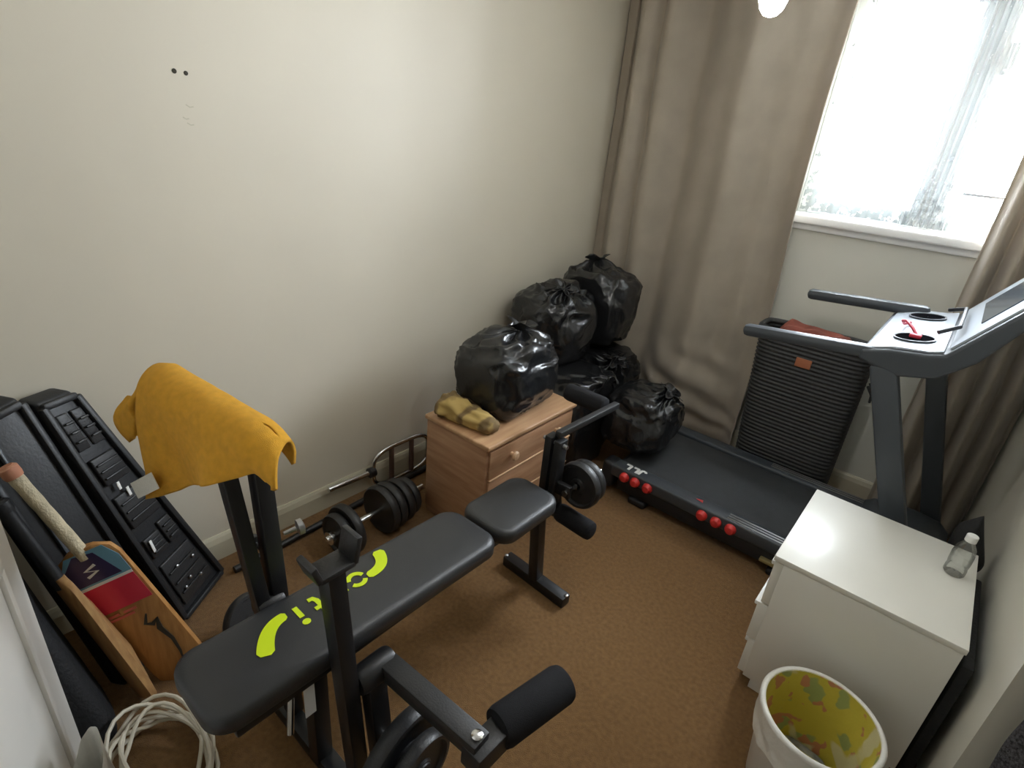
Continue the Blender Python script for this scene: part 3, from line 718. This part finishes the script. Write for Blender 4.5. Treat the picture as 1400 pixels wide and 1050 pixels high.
def foamroll(p, q, r, n=24):
    p, q = V(p), V(q); d = (q-p); L = d.length
    return MB().lathe([(.012, 0), (r*.72, .001), (r*.93, .006), (r, .018), (r, L-.018), (r*.93, L-.006), (r*.72, L-.001), (.012, L)], p, d, n)
emit('foam_roller', foamroll(TA0+(TB0-TA0)*.03, TB0-(TB0-TA0)*.22, .026), M['foam'], be)
emit('roller_bar', MB().tube([TA0, TB0+(TB0-TA0)*.01-V((0, 0, .004))], .011, 12), M['blk'], be)
# lowered arm on the near side
emit('arm_lever', MB().bar((NX-.004, .572, .418), (-.448, .588, .418), .050, .045), M['cast'], be)
emit('arm_pivot', MB().lathe([(.03, -.05), (.034, -.04), (.034, .04), (.03, .05)], (NX+.005, .545, .415), (0, 1, 0), 24), M['blk'], be)
emit('arm_bracket', MB().bar((NX+.015, .535, .40), (NX+.025, .55, .12), .04, .05, up=(0, 1, 0)), M['blk'], be)
emit('lever_bolt', MB().lathe([(.013, 0), (.013, .006), (.006, .010)], (-.463, .587, .440), n=14), M['chrome'], be)
emit('end_block', MB().bar((-.455, .560, .392), (-.452, .655, .392), .055, .06), M['cast'], be)
emit('foam_roller', foamroll((-.458, .645, .40), (-.418, .850, .40), .047), M['foam'], be)
emit('weight_peg', MB().tube([(NX+.02, .545, .20), (-.575, .560, .20)], .012, 12), M['chrome'], be)
# leg developer
LX, LY = AXB-.008, 1.425
emit('leg_column', MB().box((LX-.034, LY-.022, .37), (LX-.004, LY+.026, .645), .004).box((LX+.006, LY-.022, .37), (LX+.034, LY+.026, .640), .004), M['blk'], be)
emit('column_bolt', MB().tube([(LX-.05, LY, .622), (LX+.05, LY, .622)], .008, 10), M['steel'], be)
emit('curl_bar', MB().bar((LX+.005, LY+.0, .655), (LX+.02, LY+.37, .655), .026, .024), M['cast'], be)
emit('foam_roller', foamroll((LX-.20, LY+.345, .640), (LX-.012, LY+.345, .640), .036), M['foam'], be)
emit('leg_arm', MB().bar((LX+.005, LY+.03, .42), (LX+.005, LY+.065, .28), .035, .035, up=(0, 1, 0)), M['blk'], be)
emit('foam_roller', foamroll((LX+.015, LY+.06, .305), (LX+.175, LY+.05, .305), .036), M['foam'], be)
emit('foam_roller', foamroll((LX-.17, LY+.07, .305), (LX-.005, LY+.06, .305), .036), M['foam'], be)
emit('plate_peg', MB().tube([(LX+.075, LY-.02, .455), (LX+.085, LY+.20, .455)], .011, 12), M['chrome'], be)
emit('peg_plate', MB().bar((LX+.02, LY+.0, .455), (LX+.09, LY+.0, .455), .02, .05), M['blk'], be)

# weight plates
def plate(c, axis, r, th, label, group='black weight plates'):
    c, a = V(c), V(axis).normalized(); h = th/2
    t = thing('weight_plate', label, 'weight plate', (c.x, c.y, c.z-r*math.sqrt(max(0, 1-a.z*a.z))), group)
    prof = [(.014, -h*.8), (r*.30, -h*.8), (r*.34, -h*.45), (r*.80, -h*.45), (r*.86, -h), (r*.96, -h), (r, -h*.6), (r, h*.6), (r*.96, h), (r*.86, h), (r*.80, h*.45), (r*.34, h*.45), (r*.30, h*.8), (.014, h*.8)]
    emit('disc', MB().lathe(prof+[prof[0]], c, a, 48, capb=False, capt=False), M['cast'], t)
    emit('hub_ring', MB().lathe([(.016, h*.78), (r*.27, h*.78), (r*.25, h*1.02), (.016, h*1.02)], c, a, 32, capb=False, capt=False), M['blk2'], t)
    return t
plate((LX+.082, LY+.065, .455), (.05, 1, 0), .088, .034, 'black weight plate nearest the seat on the leg developer peg')
plate((LX+.084, LY+.105, .455), (.05, 1, 0), .082, .030, 'black weight plate on the leg developer peg, farther from the seat')
col = thing('spinlock_collar', 'chrome spin-lock collar at the tip of the leg developer peg', 'collar', (LX+.086, LY+.14, .43))
emit('collar_ring', MB().lathe([(.012, 0), (.026, .002), (.026, .014), (.016, .02), (.012, .02)], (LX+.084, LY+.125, .455), (.05, 1, 0), 20), M['chrome'], col)
plate((-.655, .553, .20), (1, .08, .0), .135, .040, 'large black weight plate on the near side arm of the bench')
plate((-.605, .556, .20), (1, .08, .0), .095, .034, 'smaller black weight plate outermost on the near side arm')
plate((-1.385, .53, .088), (.85, .30, .42), .092, .034, 'black weight plate leaning behind the far upright of the bench')

# ================================================================== TOWEL
TA, TB = V((-1.415, .396, .972)), V((-.985, .463, .938)); SKEW = .085
tdu = (TB-TA).normalized(); tdp = V((tdu.y, -tdu.x, 0)).normalized(); TLEN = (TB-TA).length
def front_pt(px, py):      # pixel on the vertical plane in which the front of the towel hangs
    v = ray(px, py); o_ = TA+tdp*.062; p = EYE+v*((o_-EYE).dot(tdp)/v.dot(tdp)); return (((p-TA).dot(tdu)-SKEW)/TLEN, p.z)
FRONT = sorted(front_pt(*q) for q in ((207, 684), (240, 673), (290, 660), (340, 656), (386, 651)))
def drape_front(u):
    pts = FRONT
    if u <= pts[0][0]: return pts[0][1]
    for i in range(len(pts)-1):
        if u <= pts[i+1][0]:
            f = (u-pts[i][0])/(pts[i+1][0]-pts[i][0]); return pts[i][1]*(1-f)+pts[i+1][1]*f
    return pts[-1][1]
def towel(off, u0, u1, fr, bkd):
    A, B, du_, dp = TA, TB, tdu, tdp
    R = .050+off
    def fn(u, v):
        uu = u0+(u1-u0)*u; c = A.lerp(B, uu)
        zr0 = c.z; zf = drape_front(uu)+fr; Lf = max(.02, zr0-zf); Lb = bkd
        arc = math.pi*R; tot = Lf+arc+Lb; s = v*tot
        if s < Lf: q, z, k = R, zr0-(Lf-s), (Lf-s)/max(Lf, .01)
        elif s < Lf+arc:
            a = (s-Lf)/R; q, z, k = R*math.cos(a), zr0+R*math.sin(a), 0
        else: q, z, k = -R, zr0-(s-Lf-arc), (s-Lf-arc)/Lb
        wv = .020*math.sin(11*uu+1.2)*k+.012*noise.noise(V((uu*5, z*6, off*30)))
        q += (wv+.012*k) if q > 0 else -.4*abs(wv)
        # ends sag a little
        z -= (.025*max(0, (uu-.80)/.2)**2 + .015*max(0, (.10-uu)/.1))*((1-k) if q > 0 else 1)
        fq = (q+R)/(2*R); p = c+dp*q+du_*(.010*math.sin(9*z+uu*3)*k+SKEW*min(1, max(0, fq))*(.55+.45*uu)); p.z = z
        return p
    return MB().grid(fn, 60, 60)
tw = thing('towel', 'mustard yellow towel draped over the raised arm of the bench', 'towel', (-1.2, .42, .80))
o = emit('towel_sheet', towel(.006, 0, 1, 0, .035), M['towel'], tw, angle=180); solid(o, .010)
o = emit('towel_fold', towel(-.006, -.04, .5, .03, .03), M['towel'], tw, angle=180); solid(o, .008)
def flap(u, v):
    p = V((-1.375, .375, .985)).lerp(V((-1.475, .352, .905)), u); q = V((-1.355, .345, .905)).lerp(V((-1.425, .332, .825)), u)
    r = p.lerp(q, v); return r+V((.012*math.sin(6*v+2*u), -.02*math.sin(v*3.1), .008*math.sin(9*u)))
o = emit('towel_corner', MB().grid(flap, 12, 12), M['towel'], tw, angle=180); solid(o, .018)
def tag_pt(px, py):
    v = ray(px, py); o_ = TA+tdp*.098; return EYE+v*((o_-EYE).dot(tdp)/v.dot(tdp))
tg = MB().prism([tag_pt(178, 661), tag_pt(206, 646), tag_pt(217, 668), tag_pt(189, 682)], tdp*-.002)
emit('care_tag', tg, M['tag'], tw, smooth=False)['label'] = 'white care label'

# ================================================================== BLACK MOULDED CASES, BATS, BAG at the left
def slab(mb, b0, b1, t0, t1, d, bev=.012):
    # leaning board: bottom edge b0-b1, top edge t0-t1, thickness vector d (towards the wall)
    b0, b1, t0, t1, d = map(V, (b0, b1, t0, t1, d)); b = bmesh.new()
    P = [b0, b1, t1, t0, b0+d, b1+d, t1+d, t0+d]; vs = [b.verts.new(p) for p in P]
    for f in ((0, 1, 2, 3), (7, 6, 5, 4), (0, 4, 5, 1), (1, 5, 6, 2), (2, 6, 7, 3), (3, 7, 4, 0)): b.faces.new([vs[i] for i in f])
    bmesh.ops.recalc_face_normals(b, faces=b.faces)
    if bev: bmesh.ops.bevel(b, geom=b.edges[:], offset=bev, segments=3, affect='EDGES', profile=.5)
    return mb.bm(b)
def case(label, b0, b1, t0, t1, d, detail):
    b0, b1, t0, t1, d = map(V, (b0, b1, t0, t1, d))
    t = thing('moulded_case', label, 'case', (b0+b1)/2+d/2, 'black moulded cases')
    n = (b1-b0).cross(t0-b0).normalized()
    if n.dot(EYE-b0) < 0: n = -n
    emit('shell', slab(MB(), b0, b1, t0, t1, d), M['blk2'], t)
    def pt(u, v, h=0): return b0.lerp(b1, u).lerp(t0.lerp(t1, u), v)+n*h
    rimm = MB()
    for (a, bb) in (((.04, .02), (.96, .02)), ((.96, .02), (.96, .98)), ((.96, .98), (.04, .98)), ((.04, .98), (.04, .02))):
        rimm.bar(pt(*a, .004), pt(*bb, .004), .020, .022, up=n, bev=.006)
    emit('rim', rimm, M['blk2'], t)
    if detail:
        rnd = random.Random(3)
        for (u0, u1, v0, v1) in ((.16, .84, .06, .27), (.16, .50, .31, .40), (.56, .84, .31, .42), (.16, .84, .46, .60), (.20, .80, .65, .76), (.16, .46, .80, .94), (.54, .84, .80, .94)):
            q = MB(); slab(q, pt(u0, v0), pt(u1, v0), pt(u0, v1), pt(u1, v1), n*rnd.uniform(.008, .016), .004)
            s = emit('moulded_insert', q, M['cast'], t)
            for k in range(1, 4):
                vv = v0+(v1-v0)*k/4; rb = MB().bar(pt(u0+.04, vv, .016), pt(u1-.04, vv, .016), .007, .006, up=n, bev=.002)
                emit('rib', rb, M['cast'], s)
        for (px_, v, s) in ((.20, .34, .05), (.45, .58, .035), (.35, .62, .03)):
            emit('white_mark', MB().bar(pt(px_, v, .019), pt(px_+.03, v+s, .019), .010, .003, up=n, bev=.001), M['print'], t)
        for (a, bb) in ((.30, .12), (.45, .14), (.62, .11), (.70, .20), (.38, .22)):
            emit('rivet', MB().lathe([(.006, 0), (.006, .004), (.002, .006)], pt(a, bb, .014), n, 10), M['steel'], t)
    else:
        emit('edge_strip', MB().bar(pt(.30, .03, .012), pt(.30, .97, .012), .010, .010, up=n, bev=.003), M['tdark'], t)
    return t
wy = V((-.075, -.03, .012))
case('black moulded plastic case leaning on the wall nearest the towel', (-1.595, .40, .012), (-1.735, .595, .012), AX(48, 552, -1.735), AX(98, 533, -1.785), (-.045, -.035, .005), True)
case('smooth black case leaning beside the cricket bats', (-1.475, .195, .012), (-1.600, .365, .012), AX(-65, 590, -1.69), AX(24, 542, -1.735), (-.04, -.03, .005), False)

def bat(label, toe, top, face, blade_w, mats, stick, group='cricket bats'):
    toe, top = V(toe), V(top); ax = (top-toe).normalized(); L = (top-toe).length
    n = V(face); n = (n-ax*n.dot(ax)).normalized(); s = ax.cross(n)
    t = thing('cricket_bat', label, 'cricket bat', toe, group)
    BL = L*.655; hw = blade_w/2
    def P(a, b, c): return toe+ax*a+s*b+n*c
    secs = [(0, .80, .012, .010), (.012, .95, .015, .016), (.05, 1, .017, .026), (BL*.35, 1, .018, .036), (BL*.75, 1, .016, .024), (BL-.05, .99, .014, .014), (BL-.02, .88, .013, .012), (BL, .42, .013, .012)]
    mb = MB(); o = 0; cnt = 0
    for (a, wf, ed, sp) in secs:
        q = [(-hw*wf, .0), (-hw*wf*.7, .006), (0, .007), (hw*wf*.7, .006), (hw*wf, .0), (hw*wf, -ed), (hw*wf*.5, -(ed+sp)/2-.004), (0, -sp-.008), (-hw*wf*.5, -(ed+sp)/2-.004), (-hw*wf, -ed)]
        cnt = len(q); mb.v += [P(a, b, c) for b, c in q]
    for i in range(len(secs)-1):
        for k in range(cnt): mb.f.append((i*cnt+k, i*cnt+(k+1) % cnt, (i+1)*cnt+(k+1) % cnt, (i+1)*cnt+k))
    mb.f.append(tuple(range(cnt))[::-1]); mb.f.append(tuple((len(secs)-1)*cnt+k for k in range(cnt)))
    bl = emit('blade', mb, M[mats[0]], t, angle=50)
    hp = []; hr = []
    for k in range(15):
        a = BL-.03+(L-BL+.03)*k/14; hp.append(P(a, 0, -.003)); hr.append(.0165+.002*math.sin(k*2.2)*.3+(.003 if k == 14 else 0))
    emit('grip', MB().tube(hp, hr, 16), M[mats[1]], t)
    emit('grip_end', MB().lathe([(.019, -.03), (.021, -.02), (.021, -.002), (.014, .004)], P(L, 0, -.003), ax, 16), M[mats[2]], t)
    if stick:
        def pol(name, pts, m, h=.0078): emit(name, MB().prism([P(BL*(1-a), b*hw, h) for a, b in pts], n*.001), M[m], bl, smooth=False)
        pol('blue_sticker', [(.015, -.55), (.015, .72), (.10, .98), (.215, .98), (.215, -.98), (.10, -.98)], 'sky')
        pol('navy_sticker', [(.02, -.30), (.035, .35), (.20, .70), (.20, -.96), (.11, -.96)], 'navy', .009)
        pol('red_sticker', [(.228, -.97), (.228, .97), (.405, .97), (.405, -.97)], 'redst', .009)
        pol('white_line', [(.212, -.97), (.212, .97), (.230, .97), (.230, -.97)], 'print', .0085)
        mk = MB().stroke([P(BL*(1-a), b*hw, .0101) for a, b in ((.10, .15), (.12, -.25), (.14, .1), (.16, -.3))], .008, n, .001); emit('white_emblem', mk, M['print'], bl, smooth=False)
        for (a, b0_, b1_) in ((.435, -.75, -.35), (.435, -.2, .25), (.46, -.75, .1)):
            emit('faded_lettering', MB().stroke([P(BL*(1-a), b0_*hw, .0085), P(BL*(1-a), b1_*hw, .0085)], .008, n, .001), M['pink'], bl, smooth=False)
        cr = MB().stroke([P(BL*(1-a), b*hw, .0085) for a, b in ((.50, .35), (.56, .10), (.58, .30), (.55, .55), (.62, .40), (.72, .50), (.82, .42), (.88, .30))], [.004, .010, .014, .008, .016, .010, .007, .003], n, .0012)
        emit('dark_mark', cr, M['hole'], bl, smooth=False)
    return t
bat('cricket bat with cream grip and red and blue sticker on the blade', (-1.405, .335, .012), AX(8, 640, -1.60), (.72, -.62, .5), .150, ('willow', 'grip', 'gripend'), True)
bat('plain cricket bat turned edge-on with a black grip', (-1.410, .222, .012), AX(-4, 688, -1.575), (.25, -.95, .1), .088, ('willow2', 'blk2', 'blk2'), False)
def duffel(u, v):
    a = u*2*math.pi; z = .002+.70*v; c, s = math.cos(a), math.sin(a); e = .6; tp = (1-.25*v)*(1 if .03 < v < .97 else .86)
    r = 1+.06*noise.noise(V((c*1.5, s*1.5, z*4)))
    return (-1.445-.20*v+.130*tp*r*math.copysign(abs(c)**e, c), .084-.108*v+.066*tp*r*math.copysign(abs(s)**e, s), z)
df = MB().grid(duffel, 48, 40, wrap=True); df.f.append(tuple(range(48))[::-1]); df.f.append(tuple(40*48+k for k in range(48)))
du2 = thing('kit_bag', 'black nylon kit bag standing upright in the corner behind the bats', 'bag', (-1.445, .082, 0))
emit('bag_body', df, M['fabric'], du2, angle=60)
emit('carry_strap', MB().stroke([V((-1.475, -.015, .50)), V((-1.43, .0, .38)), V((-1.375, .02, .25)), V((-1.335, .03, .12))], .03, (1, -.6, .1), .004), M['blk2'], du2, smooth=False)

# ================================================================== CABLE COIL
cp = []
rnd = random.Random(11)
for k in range(7*28):
    a = 2*math.pi*k/28; i = k/28
    r = .135+.018*math.sin(i*2.1)+.010*math.sin(3*a+i)
    cx = -1.175+.012*math.sin(i*1.7); cy_ = .186+.012*math.cos(i*2.3)
    cp.append(V((cx+r*1.05*math.cos(a), cy_+r*.72*math.sin(a), .008+.006*(i % 3)+.055*max(0, math.sin(a*1+.5*i+2.6))*(.4+.6*math.sin(i*1.3)**2)+.004*i)))
cp += [V((-1.06, .22, .04)), V((-1.02, .26, .02)), V((-.98, .25, .008)), V((-.97, .18, .007)), V((-1.0, .10, .007))]
o = emit('cable_coil', MB().tube(cp, .0055, 8), M['cable'], base=(-1.22, .165, 0))
tag(o, 'loosely coiled white cable lying on the carpet below the bats', 'cable')

# ================================================================== WHITE CARRIER BAG by the door, BLACK FLEECE by the return wall
cpos = V((-.95, .055, .0))
def cbag(u, v):
    a = u*2*math.pi; c, s = math.cos(a), math.sin(a); z = .004+.36*v
    tp = (1-.10*v)*(1+.10*math.sin(v*3.1)); r = tp*(1+.16*noise.noise(V((c*2.2, s*2.2, z*6)))+.05*math.sin(7*a+z*8)*v)
    q = du*(.10*r*c)-dn*(.038*r*s)
    return V((-.985, .030, 0))+q+V((0, 0, z+.05*v*math.cos(a*1-1)))
cb_ = MB().grid(cbag, 56, 36, wrap=True); cb_.f.append(tuple(range(56))[::-1])
o = emit('carrier_bag', cb_, M['liner'], base=(-1.04, .045, 0), angle=180)
tag(o, 'white plastic carrier bag standing on the floor against the door', 'bag')
def coat(u, v):
    a = u*2*math.pi; c, s = math.cos(a), math.sin(a); z = 1.25-1.10*v
    r = (.35+.65*min(1, v*3))*(1+.10*noise.noise(V((c*2, s*2, z*5))))
    return (.508+.115*r*c, YR-.055+.045*r*s, z)
ct = MB().grid(coat, 40, 60, wrap=True); ct.f.append(tuple(range(40))); ct.f.append(tuple(60*40+k for k in range(40))[::-1])
fl = thing('fleece_jacket', 'speckled black fleece hanging at the lower right corner', 'jacket', (.508, YR-.055, .15))
emit('fleece_body', ct, M['knit'], fl, angle=180)
emit('hanging_loop', MB().tube([(.508, YR-.05, 1.24), (.508, YR-.02, 1.29), (.508, YR-.004, 1.29)], .006, 8), M['steel'], fl)

# ================================================================== DUMBBELL, BARS by the skirting
db = thing('dumbbell', 'black plate dumbbell lying on the carpet between bench and wall', 'dumbbell', (-1.545, 1.12, 0))
d0, d1, dz = V((-1.535, .90, 0)), V((-1.555, 1.40, 0)), .105
da = (d1-d0).normalized()
emit('handle_bar', MB().tube([d0+V((0, 0, dz)), d1+V((0, 0, dz))], .013, 14), M['chrome'], db)
for k, (s, r, th) in enumerate(((.055, .085, .035), (.095, .105, .035), (.27, .105, .035), (.31, .105, .035), (.36, .098, .034), (.405, .085, .03))):
    h = th/2; prof = [(.014, -h*.6), (r*.75, -h*.6), (r*.86, -h), (r*.95, -h), (r, -h*.5), (r, h*.5), (r*.95, h), (r*.86, h), (r*.75, h*.6), (.014, h*.6)]
    emit('disc', MB().lathe(prof, d0+da*s+V((0, 0, dz)), da, 40), M['cast'], db)
for s in (.02, .445):
    emit('collar', MB().lathe([(.014, -.010), (.028, -.008), (.028, .008), (.014, .010)], d0+da*s+V((0, 0, dz)), da, 12), M['chrome'], db)
lbar = MB().tube([(-1.715, .625, .016), (-1.722, .80, .016), (-1.750, 1.38, .016), (-1.757, 1.62, .016)], .014, 12)
tag(emit('barbell_bar', lbar, M['blk'], base=(-1.75, 1.0, 0)), 'long black bar lying on the carpet along the skirting board', 'bar')
tb = thing('triceps_bar', 'chrome triceps bar with oval frame leaning on the skirting board', 'bar', (-1.79, 1.45, 0))
xw = -1.795
emit('sleeve', MB().tube([(xw+.005, 1.075, .118), (xw+.005, 1.285, .108)], .0125, 14), M['chrome'], tb)
emit('collar', MB().lathe([(.013, -.015), (.024, -.014), (.024, .014), (.013, .015)], (xw+.005, 1.30, .107), (0, 1, 0), 20), M['blk'], tb)
ov = []
for k in range(48):
    a = 2*math.pi*k/48; c, s = math.cos(a), math.sin(a); e = .55
    ov.append((xw+.004+.012*s*0, 1.475+.165*math.copysign(abs(c)**e, c), .105+.094*math.copysign(abs(s)**e, s)))
emit('oval_frame', MB().tube(ov, .0105, 12, closed=True), M['chrome'], tb)
for yy in (1.415, 1.535):
    emit('grip_bar', MB().tube([(xw+.004, yy, .014), (xw+.004, yy, .196)], .012, 12), M['dgrip'], tb)
emit('sleeve', MB().tube([(xw+.005, 1.645, .105), (xw+.005, 1.85, .105)], .0125, 14), M['chrome'], tb)
